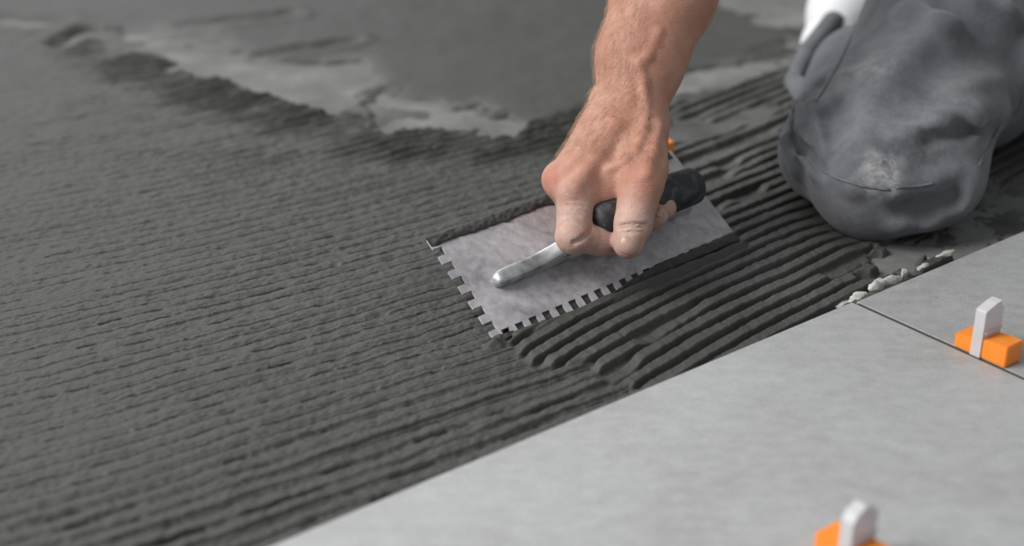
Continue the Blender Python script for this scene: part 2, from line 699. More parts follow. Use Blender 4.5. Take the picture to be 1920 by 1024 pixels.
def phase_field(ctrl, pitch, gx, gy):
    P = np.array([gnd(c[0], c[1])[:2] for c in ctrl])
    Hd = np.array([slope_heading(*c) for c in ctrl])
    xs, ys = np.meshgrid(np.linspace(-.85, .75, 44), np.linspace(.5, 2.0, 42))
    sx, sy = xs.ravel(), ys.ravel()
    d2 = (sx[:, None] - P[:, 0]) ** 2 + (sy[:, None] - P[:, 1]) ** 2 + 0.0006
    w = d2 ** -1.4
    w /= w.sum(1)[:, None]
    hx = (w * np.cos(Hd)).sum(1)
    hy = (w * np.sin(Hd)).sum(1)
    hh = np.arctan2(hy, hx)
    nx, ny = np.sin(hh) / pitch, -np.cos(hh) / pitch
    cx, cy = np.meshgrid(np.linspace(-.95, .85, 20), np.linspace(.4, 2.1, 19))
    cx, cy = cx.ravel(), cy.ravel()
    s2 = 0.13 ** 2

    def basis(x, y, chunk=None):
        return np.exp(-((x[:, None] - cx) ** 2 + (y[:, None] - cy) ** 2) / (2 * s2))
    G = basis(sx, sy)
    Gx = -G * (sx[:, None] - cx) / s2
    Gy = -G * (sy[:, None] - cy) / s2
    one = np.ones((len(sx), 1))
    zero = np.zeros((len(sx), 1))
    A = np.concatenate([np.concatenate([Gx, one, zero], 1), np.concatenate([Gy, zero, one], 1)])
    rhs = np.concatenate([nx, ny])
    reg = 0.3
    n = A.shape[1]
    sol = np.linalg.solve(A.T @ A + reg * np.eye(n), A.T @ rhs)
    # evaluate on a coarse lattice, then sample it
    lx = np.linspace(gx.min() - .01, gx.max() + .01, 360)
    ly = np.linspace(gy.min() - .01, gy.max() + .01, 360)
    LX, LY = np.meshgrid(lx, ly, indexing='ij')
    ph = basis(LX.ravel(), LY.ravel()) @ sol[:-2] + LX.ravel() * sol[-2] + LY.ravel() * sol[-1]
    ph = ph.reshape(LX.shape)
    fx = (gx - lx[0]) / (lx[1] - lx[0])
    fy = (gy - ly[0]) / (ly[1] - ly[0])
    ix = np.clip(fx.astype(int), 0, 358)
    iy = np.clip(fy.astype(int), 0, 358)
    u, v = fx - ix, fy - iy
    return ((ph[ix, iy] * (1 - u) + ph[ix + 1, iy] * u) * (1 - v) + (ph[ix, iy + 1] * (1 - u) + ph[ix + 1, iy + 1] * u) * v)


def imgpoly(pts):
    return [gnd(x, y)[:2] for x, y in pts]


def side_of_tile(x, y):
    """distance to the tile edge, negative on the mortar"""
    return (x - TC[0]) * E2[0] + (y - TC[1]) * E2[1]


# the bed is meshed finely (along and across the strokes) where the work goes on, coarsely further out
VIEW = imgpoly([(-40, 1064), (1960, 1064), (1960, -30), (-40, -30)])
BED = (-1.35, 1.45, 0.05, 2.7)
GPTS, GFACES = [], []
_off = 0
for (ang, du, dv, rule) in ((32, .00145, .00052, 0), (32, .0024, .0015, 1), (32, .0055, .0022, 2), (0, .010, .010, 3)):
    ca_, sa_ = math.cos(math.radians(ang)), math.sin(math.radians(ang))
    crn = np.array(VIEW) if rule < 2 else np.array([(BED[0], BED[2]), (BED[1], BED[2]), (BED[1], BED[3]), (BED[0], BED[3])])
    if rule == 0:
        crn = np.array(list(map(tuple, crn[:2])) + [(-.62, 1.24), (.62, 1.24)])
    cu_, cv_ = crn[:, 0] * ca_ + crn[:, 1] * sa_, -crn[:, 0] * sa_ + crn[:, 1] * ca_
    uu = np.arange(cu_.min(), cu_.max() + du, du)
    vv = np.arange(cv_.min(), cv_.max() + dv, dv)
    UU, VV = np.meshgrid(uu, vv, indexing='ij')
    XX, YY = UU * ca_ - VV * sa_, UU * sa_ + VV * ca_
    dq = poly_sd(XX, YY, VIEW)
    ts = side_of_tile(XX, YY)
    if rule == 0:
        keep = (dq < 0) & (ts < 0.008) & (YY < 1.222)
    elif rule == 1:
        keep = (dq < 0) & (ts < 0.008) & (YY > 1.214)
    elif rule == 2:
        keep = (dq > -0.008) & (dq < 0.36) & (ts < 0.03) & (XX > BED[0]) & (XX < BED[1]) & (YY > BED[2]) & (YY < BED[3])
    else:
        keep = (dq > 0.345) & (ts < 0.03)
    ids_ = np.full(UU.shape, -1, np.int64)
    ids_[keep] = np.arange(keep.sum()) + _off
    fq_ = np.stack([ids_[:-1, :-1], ids_[1:, :-1], ids_[1:, 1:], ids_[:-1, 1:]], -1).reshape(-1, 4)
    GFACES.append(fq_[(fq_ >= 0).all(1)])
    GPTS.append(np.stack([XX[keep], YY[keep]], 1))
    _off += int(keep.sum())
GPTS = np.concatenate(GPTS)
GX, GY = GPTS[:, 0].copy(), GPTS[:, 1].copy()
PITCH_R = 0.0142
phL = phase_field(LEFT_F, 0.0130, GX, GY)
phR = phase_field(RIGHT_F, PITCH_R, GX, GY)
AL = GX * math.cos(math.radians(38)) + GY * math.sin(math.radians(38))      # roughly along the strokes
wob = 0.30 * fbm(GX * 7, GY * 7, 11, 3)
pL = phL + wob + 0.10 * fbm(phL * 0.7, AL * 40, 12, 3)
pR = phR + 0.10 * fbm(GX * 14, GY * 14, 13, 3) + 0.07 * fbm(phR, AL * 60, 14, 3)

# combing left by the notched edge, right of the trowel: full rounded ridges, clean grooves
fr = pR - np.floor(pR)
rid = np.floor(pR)
rh = 0.5 + 0.5 * np.cos(2 * np.pi * (fr - 0.5))
ridge = sstep(0.04, 0.50, rh)
amp_v = 1.0 + 0.22 * fbm(rid * 3.7, AL * 12, 21, 3)
brk = sstep(0.30, 0.42, fbm(rid * 5.3 + 0.5, AL * 8, 22, 3))        # places where a ridge tore off
hR = 0.0022 + 0.0064 * ridge * amp_v * (1 - 0.75 * brk)
hR += 0.0007 * fbm(GX * 160, GY * 160, 23, 3) + 0.0006 * ridge * fbm(rid * 9.1, AL * 210, 24, 2)

# older, flatter strokes on the left: low sloped lanes with a thin torn crest
fl_ = pL - np.floor(pL)
lid = np.floor(pL)
tile_side = side_of_tile(GX, GY)
nearT = sstep(-0.15, -0.03, tile_side + 0.02 * fbm(GX * 12, GY * 12, 30, 2))
farf = 1 - sstep(1.02, 1.38, GY)
leftf = sstep(-0.45, -0.12, GX + 0.25 * (1.0 - GY))
la = np.clip(1.0 + 1.1 * fbm(lid * 4.9, AL * 5, 31, 3), 0.15, 2)
lane = 0.5 + 0.5 * np.cos(2 * np.pi * (fl_ - 0.45))                          # gently domed lane
ramp_ = fl_ / 0.90 * (fl_ < 0.90) + (1 - sstep(0.90, 1.0, fl_)) * (fl_ >= 0.90)
lip = np.exp(-((fl_ - 0.90) / 0.036) ** 2)              # thin burr dragged up beside the tooth
gro = np.exp(-((fl_ - 0.972) / 0.035) ** 2)
cont = np.clip(0.50 + 1.7 * fbm(lid * 6.1, AL * 11, 32, 5), 0, 1.2)           # the burr comes and goes along the stroke
fade = 0.72 * (0.35 + 0.65 * leftf) * (0.45 + 0.55 * farf)
hL = 0.0048 + fade * (0.0009 * lane * la + 0.0005 * ramp_ * la + 0.0019 * lip * cont - 0.0008 * gro * np.clip(0.05 + 1.6 * fbm(lid * 8.3, AL * 7, 38, 3), 0, 1))
hL += (1 - farf) * 0.0024 * (lane - 0.5) * la * sstep(-0.62, -0.2, GX)
rnd = sstep(0.02, 0.6, 0.5 + 0.5 * np.cos(2 * np.pi * (fl_ - 0.5)))
hN = 0.0026 + 0.0034 * rnd * la + 0.0007 * lip * cont
hL = hL * (1 - nearT * 0.8) + nearT * 0.8 * hN
pit = sstep(0.30, 0.40, fbm(lid * 3.3 + 7.7, AL * 34, 33, 3)) * np.exp(-((fl_ - 0.95) / 0.055) ** 2)
hL -= 0.0042 * pit * (0.35 + 0.65 * leftf * farf)
speck = sstep(0.20, 0.34, fbm(lid * 2.7 + 3.1, AL * 85, 39, 2)) * np.exp(-((fl_ - 0.955) / 0.045) ** 2)
hL -= 0.0022 * speck * fade
tear = sstep(0.36, 0.46, fbm(lid * 1.9 + 40, AL * 13, 35, 3)) * np.exp(-((fl_ - 0.93) / 0.10) ** 2) * (0.25 + 0.75 * nearT)
hL -= 0.0036 * tear * farf
grit = fbm(GX * 300, GY * 300, 36, 2)
hL += 0.0010 * fbm(GX * 45, GY * 45, 34, 4) + 0.0009 * fbm(GX * 120, GY * 120, 40, 3) + 0.0006 * grit + 0.0016 * fbm(GX * 6, GY * 6, 37, 3)

# where the fresh right hand strokes lie
zone = imgpoly([(952, 655), (1000, 694), (1062, 702), (1112, 694), (1138, 726), (1190, 745), (1300, 760), (2300, 420), (2300, -200),
                (1700, 90), (1480, 128), (1380, 170), (1240, 205), (1150, 300), (1050, 470), (960, 560)])
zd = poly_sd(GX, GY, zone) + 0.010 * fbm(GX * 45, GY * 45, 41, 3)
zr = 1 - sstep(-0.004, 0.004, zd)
hgt = hL * (1 - zr) + hR * zr

# smooth, scraped and bare places in the background
def target_is_thin(t):
    return float(np.mean(t)) < 0.001


def patch(h, poly, target, soft, amp, fq, seed):
    d = poly_sd(GX, GY, imgpoly(poly)) + amp * fbm(GX * fq, GY * fq, seed, 4)
    m = 1 - sstep(-soft, soft, d)
    if target_is_thin(target):
        global film_pale
        film_pale = np.maximum(film_pale, 1 - sstep(-0.012, 0.03, d))
    return h * (1 - m) + target * m, m


rough = 0.0012 * fbm(GX * 30, GY * 30, 51, 4)
film_pale = np.zeros(GX.shape, np.float32)
# torn, piled edge of the mortar in front of the bare patch
edge = np.array(imgpoly([(-80, 60), (60, 75), (150, 85), (250, 110), (340, 140), (440, 180), (540, 205), (630, 232), (720, 262), (860, 268), (980, 262), (1080, 240)]))
de = np.full(GX.shape, 1e9, np.float32)
te = np.zeros(GX.shape, np.float32)
acc = 0.0
for i in range(len(edge) - 1):
    a, b = edge[i], edge[i + 1]
    e = b - a
    t = np.clip(((GX - a[0]) * e[0] + (GY - a[1]) * e[1]) / (e @ e), 0, 1)
    d = np.hypot(GX - a[0] - t * e[0], GY - a[1] - t * e[1])
    up = d < de
    de = np.where(up, d, de)
    te = np.where(up, acc + t * np.linalg.norm(e), te)
    acc += np.linalg.norm(e)
lump = np.clip(0.5 + 1.5 * fbm(te * 34, de * 12, 61, 3), 0, 1.6)
em = np.exp(-(de / 0.062) ** 2) * sstep(0.10, 0.32, te)
teeth = 0.5 + 0.5 * np.cos(2 * np.pi * (pL + 0.2 * fbm(GX * 40, GY * 40, 63, 2)))
hgt = hgt + (1 - zr) * em * (0.0105 * (teeth ** 2 - 0.52) * (0.45 + 0.7 * lump) + 0.0012 * lump)
hgt, _ = patch(hgt, [(-900, -400), (-900, 40), (-60, 62), (60, 70), (150, 84), (260, 100), (330, 122), (480, 168), (560, 190), (640, 214), (760, 232), (870, 238), (990, 236), (1100, 200), (1240, 190), (1480, 60), (1700, 20), (2600, -400)],
               0.0040 + rough, 0.012, 0.02, 22, 52)
hgt, m1 = patch(hgt, [(330, 135), (290, 100), (420, 95), (560, 120), (680, 118), (700, 160), (665, 185), (640, 232), (590, 214), (470, 176)], -0.0015 + 0.4 * rough, 0.006, 0.016, 30, 53)
hgt, m2 = patch(hgt, [(668, 205), (700, 175), (800, 185), (910, 212), (900, 238), (780, 250), (690, 240)], -0.0004 + 1.6 * rough, 0.008, 0.03, 34, 54)
hgt, m3 = patch(hgt, [(875, 228), (960, 215), (985, 240), (955, 262), (890, 250)], -0.0006 + rough, 0.006, 0.02, 34, 55)
hgt, m3 = patch(hgt, [(130, 70), (400, 60), (440, 90), (300, 105), (200, 92)], 0.0000 + 2.2 * rough, 0.012, 0.03, 26, 56)
hgt, m4 = patch(hgt, [(1345, -30), (1345, 20), (1420, 42), (1500, 62), (1560, 70), (1900, 60), (1900, -30)], -0.0008 + rough, 0.012, 0.03, 20, 57)
hgt, m5 = patch(hgt, [(1255, 140), (1360, 125), (1440, 118), (1480, 82), (1560, 80), (1570, 118), (1480, 128), (1400, 158), (1310, 178), (1250, 190)], -0.0004 + 1.4 * rough, 0.008, 0.03, 26, 58)
hgt, m5 = patch(hgt, [(1255, 238), (1330, 238), (1450, 205), (1470, 215), (1380, 255), (1290, 282), (1250, 285)], 0.0068 + 0.8 * rough, 0.006, 0.016, 30, 59)
film_pale = np.maximum(film_pale, 0.95 * m5)
dry = poly_sd(GX, GY, imgpoly([(1235, 300), (1240, 150), (1500, 100), (1520, 260), (1470, 360), (1340, 340)])) + 0.03 * fbm(GX * 14, GY * 14, 78, 3)  # ridges at the back right get a paler tone
film_pale = np.maximum(film_pale, 0.80 * (1 - sstep(-0.03, 0.04, dry)))
film_pale = np.maximum(film_pale, 0.30 * zr)  # fresh strokes lightened in colour to offset the shade in their grooves
hgt, m6 = patch(hgt, [(1650, 470), (1700, 460), (1760, 430), (1830, 380), (1950, 330), (2500, 200), (2500, 260), (1960, 420), (1880, 458), (1780, 490), (1700, 512), (1640, 530)], -0.0004 + 2.6 * rough, 0.006, 0.03, 40, 60)
# grooves cut in the smooth background by the edge of a trowel
for (x0, y0, x1, y1, wdt, dep) in ((118, 92, 165, 66, .012, .007), (355, 52, 540, 32, .012, .004), (500, 108, 660, 82, .010, .0035), (-60, 40, 80, 48, .02, .006)):
    a, b = gnd(x0, y0)[:2], gnd(x1, y1)[:2]
    e = b - a
    t = np.clip(((GX - a[0]) * e[0] + (GY - a[1]) * e[1]) / (e @ e), 0, 1)
    d = np.hypot(GX - a[0] - t * e[0], GY - a[1] - t * e[1]) + 0.006 * fbm(GX * 40, GY * 40, 71, 3)
    hgt -= dep * np.exp(-(d / wdt) ** 2)
    hgt += 0.6 * dep * np.exp(-((d - 2.0 * wdt) / wdt) ** 2)

# mortar pushed up along the front edge of the blade
lb = ((GX - BFL[0]) * BA[0] + (GY - BFL[1]) * BA[1]) / S
fb = (-(GX - BFL[0]) * _n[0] - (GY - BFL[1]) * _n[1]) / S                    # in front of the edge
along = sstep(0.005, 0.05, lb) * (1 - sstep(0.275, 0.30, lb))
bury = sstep(0.09, 0.17, lb)
lipb = along * np.exp(-((fb - 0.004 - 0.004 * bury) / 0.0060) ** 2)
hgt = np.where(lipb > 0.05, np.maximum(hgt, lipb * (0.0085 + 0.0040 * bury) + 0.0008 * fbm(GX * 90, GY * 90, 72, 3) * along), hgt)
blob = np.exp(-(((lb + 0.004) / 0.014) ** 2 + ((fb - 0.004) / 0.010) ** 2))
hgt = np.where(blob > 0.05, np.maximum(hgt, 0.0095 * blob + 0.003 * blob * fbm(GX * 180, GY * 180, 73, 2)), hgt)
# keep the bed below the steel
inb = (lb > -0.005) & (lb < 0.285) & (fb < 0.0) & (fb > -0.09)
under = BFL[2] - 0.0022 + np.maximum(0, -fb) * S * 0.58
hgt = np.where(inb, np.minimum(hgt, under), hgt)
wedge_in = inb & (fb > -0.016) & (lb > 0.02)
hgt = np.where(wedge_in, np.maximum(hgt, under - 0.0006 * (1 + fbm(GX * 120, GY * 120, 75, 2))), hgt)

# under the knee and the tiles the bed is pressed flat
KN = gnd(1640, 415)
kd = np.hypot((GX - KN[0]) / 1.0, (GY - KN[1]) / 1.2)
hgt = np.minimum(hgt, 0.003 + 0.006 * sstep(0.03, 0.085, kd) + 0.2 * sstep(0.09, 0.12, kd))
squash = sstep(-0.006, 0.0, tile_side)
hgt = hgt * (1 - squash) + squash * (TILE_TOP - TILE_T - 0.0006)
# ragged outer limit
lim = np.minimum.reduce([GX - BED[0], BED[1] - GX, GY - BED[2], BED[3] - GY]) + 0.05 * fbm(GX * 6, GY * 6, 74, 4)
hgt = np.where(lim < 0.03, np.minimum(hgt, -0.004 + 0.3 * np.maximum(lim, -0.01)), hgt)
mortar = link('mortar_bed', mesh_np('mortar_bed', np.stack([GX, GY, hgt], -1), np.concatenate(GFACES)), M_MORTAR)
at = mortar.data.attributes.new('film_pale', 'FLOAT', 'POINT')
at.data.foreach_set('value', (film_pale * np.clip(0.6 + 1.2 * fbm(GX * 25, GY * 25, 77, 4), 0, 1)).astype(np.float32))
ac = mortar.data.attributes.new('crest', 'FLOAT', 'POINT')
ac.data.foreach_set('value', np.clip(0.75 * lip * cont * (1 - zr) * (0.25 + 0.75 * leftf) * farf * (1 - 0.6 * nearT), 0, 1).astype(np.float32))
tag(mortar, 'wet dark grey tile mortar combed into ridges across the floor', 'mortar', kind='stuff')


def bed_z(x, y):
    return max(0.0, float(hgt[int(np.argmin((GX - x) ** 2 + (GY - y) ** 2))]))


# ------------------------------------------------------------------ tiles
GAP = 0.0032


def tile(name, p0, p1, q0, q1, label, mat):
    """tile spanning p0..p1 along the mortar edge and q0..q1 away from it (metres from the shared corner)"""
    c = TC + E1 * p0 + E2 * q0
    base = empty_base = c.copy()
    bm = bmesh.new()
    prism(bm, [(p0, q0), (p0, q1), (p1, q1), (p1, q0)], -TILE_T, 0, TC, E1, E2, np.array([0, 0, 1.0]))
    bmesh.ops.bevel(bm, geom=bm.edges[:], offset=0.0007, segments=2, affect='EDGES', profile=0.5)
    o = bm_obj(name, bm, mat)
    tag(o, label, 'tile', 'large grey floor tiles')
    return o


TL = 0.90
Q2 = 0.4995                                                # depth of the first row of tiles
tile('floor_tile', -GAP / 2 - TL, -GAP / 2, 0, Q2, 'large light grey floor tile in front of the trowel, along the mortar edge', M_TILE)
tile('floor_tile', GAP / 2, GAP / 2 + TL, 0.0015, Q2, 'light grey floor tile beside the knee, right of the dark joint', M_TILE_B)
bm = bmesh.new()
prism(bm, [(-GAP / 2 + .0002, 0.004), (-GAP / 2 + .0002, Q2), (GAP / 2 - .0002, Q2), (GAP / 2 - .0002, 0.004)], -TILE_T, -0.0005, TC, E1, E2, np.array([0, 0, 1.0]))
jm = bm_obj('joint_filling', bm, M_MORTAR, mortar)
jm['label'] = 'dark mortar pressed up in the joint between the tiles'


# ------------------------------------------------------------------ notched trowel
trowel = empty('notched_trowel', bld(0.14, 0.0, 0.0))
tag(trowel, 'steel notched trowel with black rubber handle, gripped by the bare hand', 'trowel')


def square_notches(start, end, pitch, w, depth, off):
    out = []
    s = start
    while s + w < end:
        out += [(s, 0), (s, depth), (s + w, depth), (s + w, 0)]
        s += pitch
    return out


outline = [(0.0, 0.0)]
for (s, d) in square_notches(0.010, 0.275, 0.0142, 0.0080, 0.0088, 0):
    outline.append((s, d))
outline += [(0.279, 0.0), (0.28, 0.001), (0.28, 0.104), (0.279, 0.105), (0.0015, 0.105), (0.0, 0.1035)]
for (s, d) in square_notches(0.0110, 0.100, 0.0150, 0.0076, 0.0082, 0):
    outline.append((d, 0.105 - s))
bm = bmesh.new()
prism(bm, [(S * a, S * b) for a, b in outline], -0.0006, 0.0013, BFL, BA, BB, BN)
bm.normal_update()
top = [f for f in bm.faces if len(f.verts) > 8]
bmesh.ops.triangulate(bm, faces=top)
bm_obj('blade', bm, M_BLADE, trowel)


def residue(name, l0, l1, b_in, b_out, thick, seed, n_off=0.0013, jg=0.0035, grow=0.0):
    """crust of mortar left on the top face of the blade, b_out on the edge side"""
    nl, nb = 220, 9
    ls = np.linspace(l0, l1, nl)
    jag = jg * fbm(ls * 60, ls * 0 + seed, seed, 4)
    V, Fc = [], []
    for i, l in enumerate(ls):
        end = min(1, (l - l0) / 0.006, (l1 - l) / 0.006)
        for j in range(nb):
            t = j / (nb - 1)
            g_ = min(1.0, (l - l0) / grow) if grow else 1.0
            bi = b_out + (b_in - b_out) * (0.15 + 0.85 * g_) + (jag[i] if abs(b_in - b_out) > 0.004 else 0)
            b = bi + (b_out - bi) * t
            hgt_ = thick * math.sqrt(max(0, math.sin(math.pi * (0.08 + 0.88 * t)))) * (0.75 + 0.9 * float(fbm(np.array(l * 190), np.array(t * 3.0), seed + 5, 3))) * max(0.05, end)
            V.append(bld(l, b, 0) + BN * (n_off + max(0.0002, hgt_)))
        for b in (b_out, bi):
            V.append(bld(l, b, 0) + BN * (n_off - 0.0003))
    w = nb + 2
    for i in range(nl - 1):
        for j in range(w):
            k = (j + 1) % w
            Fc.append((i * w + j, i * w + k, (i + 1) * w + k, (i + 1) * w + j))
    Fc.append(tuple(range(w)))
    Fc.append(tuple((nl - 1) * w + j for j in range(w))[::-1])
    me = bpy.data.meshes.new(name)
    me.from_pydata([tuple(v) for v in V], [], Fc)
    for p in me.polygons:
        p.use_smooth = True
    o = link(name, me, M_RESIDUE, trowel)
    o['label'] = 'dark crust of mortar along the edge of the blade'
    return o


residue('mortar_crust', 0.000, 0.276, 0.0955, 0.1055, 0.0022, 3)
residue('mortar_crust', 0.120, 0.281, 0.0080, -0.001, 0.0022, 9, jg=0.0010, grow=0.06)
residue('mortar_crust', 0.018, 0.160, 0.0098, -0.0015, 0.0006, 23, n_off=-0.0008, jg=0.0)
residue('mortar_crust', -0.001, 0.020, 0.006, -0.002, 0.0026, 17)

# mortar sticking to the underside, seen through the notches
bm = bmesh.new()
und = [(0.0105 + 0.001 * math.sin(i * 2.1), 0.014 + i * (0.104 - 0.014) / 26) for i in range(27)][::-1]
und = [(0.0105, 0.014), (0.279, 0.014), (0.279, 0.104)] + und[:-1]
prism(bm, [(S * a, S * b) for a, b in und], -0.0046, -0.0002, BFL, BA, BB, BN)
bm.normal_update()
bmesh.ops.triangulate(bm, faces=[f for f in bm.faces if len(f.verts) > 4])
bm_obj('mortar_crust', bm, M_RESIDUE, trowel)['label'] = 'mortar sticking under the blade'

# cast bracket: rail on the blade, swan neck rising into the handle
BC = 0.0475


def loft(stations, n=20, ex=3.6):
    """stations (l, half width, bottom, top) -> rounded bar on the blade"""
    V_, F_ = [], []
    for (l, w, h0, h1) in stations:
        for k in range(n):
            a = 2 * math.pi * k / n
            c, s_ = math.cos(a), math.sin(a)
            q = (abs(c) ** ex + abs(s_) ** ex) ** (-1 / ex)
            V_.append(bld(l, BC + w * c * q, 0.5 * (h0 + h1) + 0.5 * (h1 - h0) * s_ * q) + BN * 0.0013)
    m = len(stations)
    for i in range(m - 1):
        for k in range(n):
            k2 = (k + 1) % n
            F_.append((i * n + k, (i + 1) * n + k, (i + 1) * n + k2, i * n + k2))
    F_.append(tuple(range(n)))
    F_.append(tuple((m - 1) * n + k for k in range(n))[::-1])
    return V_, F_


rail = [(.0290, .0020, -.001, .0020), (.0296, .0040, -.001, .0048), (.0310, .0054, -.001, .0072), (.0335, .0063, -.001, .0090), (.037, .0068, -.001, .0101), (.045, .0069, -.001, .0108),
        (.060, .0069, -.001, .0112), (.074, .0069, -.001, .0120), (.086, .0069, -.001, .0118), (.098, .0068, -.001, .0095), (.110, .0068, -.001, .0075), (.180, .0068, -.001, .0072), (.250, .0066, -.001, .0070), (.2525, .0058, -.001, .0050)]
neck = [(.052, .0060, .002, .0090), (.062, .0064, .003, .0108), (.070, .0066, .003, .0127), (.078, .0067, .004, .0152), (.088, .0067, .0065, .0195), (.098, .0066, .0115, .0255), (.108, .0064, .0185, .0320), (.118, .0060, .0260, .0382), (.128, .0058, .0320, .0425), (.136, .0055, .0345, .0440)]
V_, F_ = loft(rail)
V2, F2 = loft(neck)
me = bpy.data.meshes.new('bracket')
me.from_pydata([tuple(v) for v in V_ + V2], [], F_ + [tuple(a + len(V_) for a in f) for f in F2])
for p in me.polygons:
    p.use_smooth = True
br = link('bracket', me, M_ALU, trowel)
br['label'] = 'worn cast metal bracket rail'

HS = np.linspace(0, 1, 34)
hl = 0.118 + (0.2385 - 0.118) * HS
hr = 0.0150 + 0.0012 * np.sin(math.pi * (HS * 1.1 - 0.05)) + 0.0012 * HS
e0 = np.clip(HS / 0.07, 0, 1)
e1 = np.clip((1 - HS) / 0.045, 0, 1)
hr = hr * (0.55 + 0.45 * np.sqrt(1 - (1 - e0) ** 2)) * (0.66 + 0.34 * np.sqrt(1 - (1 - e1) ** 2))
hpath = [bld(l, BC + 0.0005, 0.0400 + 0.0015 * math.sin(math.pi * s)) for l, s in zip(hl, HS)]
tube_obj('handle', hpath, hr * S, M_RUBBER, trowel, n=40)['label'] = 'black rubber handle grip dusted with cement'

# ------------------------------------------------------------------ person: hand and forearm
person = empty('person', gnd(1640, 425))
tag(person, 'kneeling person in dusty grey work trousers, one bare hand pressing the trowel', 'person')
Z0 = float((bld(0.12, BC, 0.04) - np.array([0, 0, CAM_H])) @ np.array([0, math.cos(PITCH), -math.sin(PITCH)]))


def J(x, y, dz):
    return unp(x, y, Z0 + dz)


def chain(pts, rad, k=0.004, k0=0.008):
    return [cap(pts[i], pts[i + 1], rad[i], rad[i + 1], k0 if i == 0 else k) for i in range(len(pts) - 1)]


WR = J(1182, 212, .050)
idx = [J(1080, 356, .006), J(1075, 442, -.010), J(1124, 452, .000), J(1160, 456, .010)]
mid = [J(1060, 336, .022), J(1088, 420, .030), J(1180, 426, .024), J(1231, 404, .018)]
rin = [J(1075, 318, .040), J(1112, 396, .050), J(1205, 408, .034), J(1247, 390, .028)]
pin = [J(1095, 300, .056), J(1140, 366, .068), J(1205, 372, .058), J(1235, 372, .050)]
thb = [J(1208, 268, .028), J(1202, 345, .002), J(1187, 420, -.008), J(1178, 456, -.010)]
FA1 = J(1202, 108, .060)
FA2 = J(1245, -10, .072)
FA3 = J(1315, -260, .105)
ELB = J(1362, -420, .130)
vdir = nrm(WR - np.array([0, 0, CAM_H]))
hand = []
hand += [cap(ELB, FA3, .040, .043, 0), cap(FA3, FA2, .043, .0365, .02), cap(FA2, FA1, .0365, .0302, .02), cap(FA1, WR, .0302, .0248, .02)]
# carpus and metacarpals
for q, rr, r2 in ((idx, .0165, .0145), (mid, .0165, .0140), (rin, .0160, .0135), (pin, .0150, .0125)):
    base = WR + 0.30 * (q[0] - WR)
    hand.append(cap(WR + 0.10 * (q[0] - WR), base, .021, rr + .003, .012))
    hand.append(cap(base, q[0], rr + .003, r2 - .0005, .012))
# thumb ball and web
hand.append(cap(J(1200, 235, .040), thb[1] + 0.35 * (thb[0] - thb[1]), .0215, .0178, .010))
hand.append(cap(J(1176, 340, .018), idx[0] + 0.35 * (WR - idx[0]), .0120, .0120, .008))
hand.append(cap(J(1150, 330, .012), J(1190, 300, .02), .012, .016, .010))
hand.append(cap(J(1098, 372, .005), J(1168, 362, .016), .0085, .0090, .006))
# fingers
hand += chain(idx, [.0140, .0122, .0100, .0088], .003, .006)
hand += chain(mid, [.0140, .0118, .0100, .0086], .003, .004)
hand += chain(rin, [.0132, .0110, .0095, .0084], .003, .004)
hand += chain(pin, [.0120, .0100, .0086, .0076], .003, .004)
hand += [cap(thb[1] + 0.35 * (thb[0] - thb[1]), thb[1], .0172, .0160, .0060), cap(thb[1], thb[2], .0160, .0132, .0015), cap(thb[2], thb[3], .0132, .0112, .003)]
hand.append(cap(thb[1] + np.array([0.002, -0.006, 0.003]), thb[1] + np.array([0.003, -0.006, 0.004]), .0100, .0100, .008))
# bony knuckles
hand.append(cap(J(1064, 362, -.005), J(1066, 364, -.005), .0068, .0068, .007))
hand.append(cap(J(1044, 337, .018), J(1045, 339, .018), .0092, .0092, .010))
hand.append(cap(J(1130, 183, .050), J(1133, 186, .050), .0078, .0078, .010))     # ulna head
hand.append(cap(J(1072, 446, -.014), J(1075, 448, -.014), .0090, .0090, .006))
BASE_HAND = list(hand)


def on_hand(pts, sink):
    out = []
    for x, y in pts:
        p = shoot(BASE_HAND, x, y)
        if p is not None:
            out.append(p - sdf_normal(BASE_HAND, p) * sink)
    return out


def ridge_line(caps, pts, r, k, op):
    for i in range(len(pts) - 1):
        caps.append(cap(pts[i], pts[i + 1], r, r, k, op))


# tendons, veins
ridge_line(hand, on_hand([(1160, 235), (1120, 290), (1082, 345)], .0030), .0030, .008, 1)
ridge_line(hand, on_hand([(1150, 232), (1090, 285), (1052, 325)], .0030), .0028, .008, 1)
ridge_line(hand, on_hand([(1202, 262), (1192, 280), (1172, 300), (1140, 318)], .0020), .0024, .004, 1)
ridge_line(hand, on_hand([(1212, 215), (1206, 245), (1200, 265)], .0020), .0024, .005, 1)
ridge_line(hand, on_hand([(1236, 60), (1215, 105), (1198, 118), (1206, 150), (1212, 195)], .0021), .0026, .005, 1)
ridge_line(hand, on_hand([(1238, 235), (1226, 280), (1212, 325)], .0018), .0030, .006, 1)
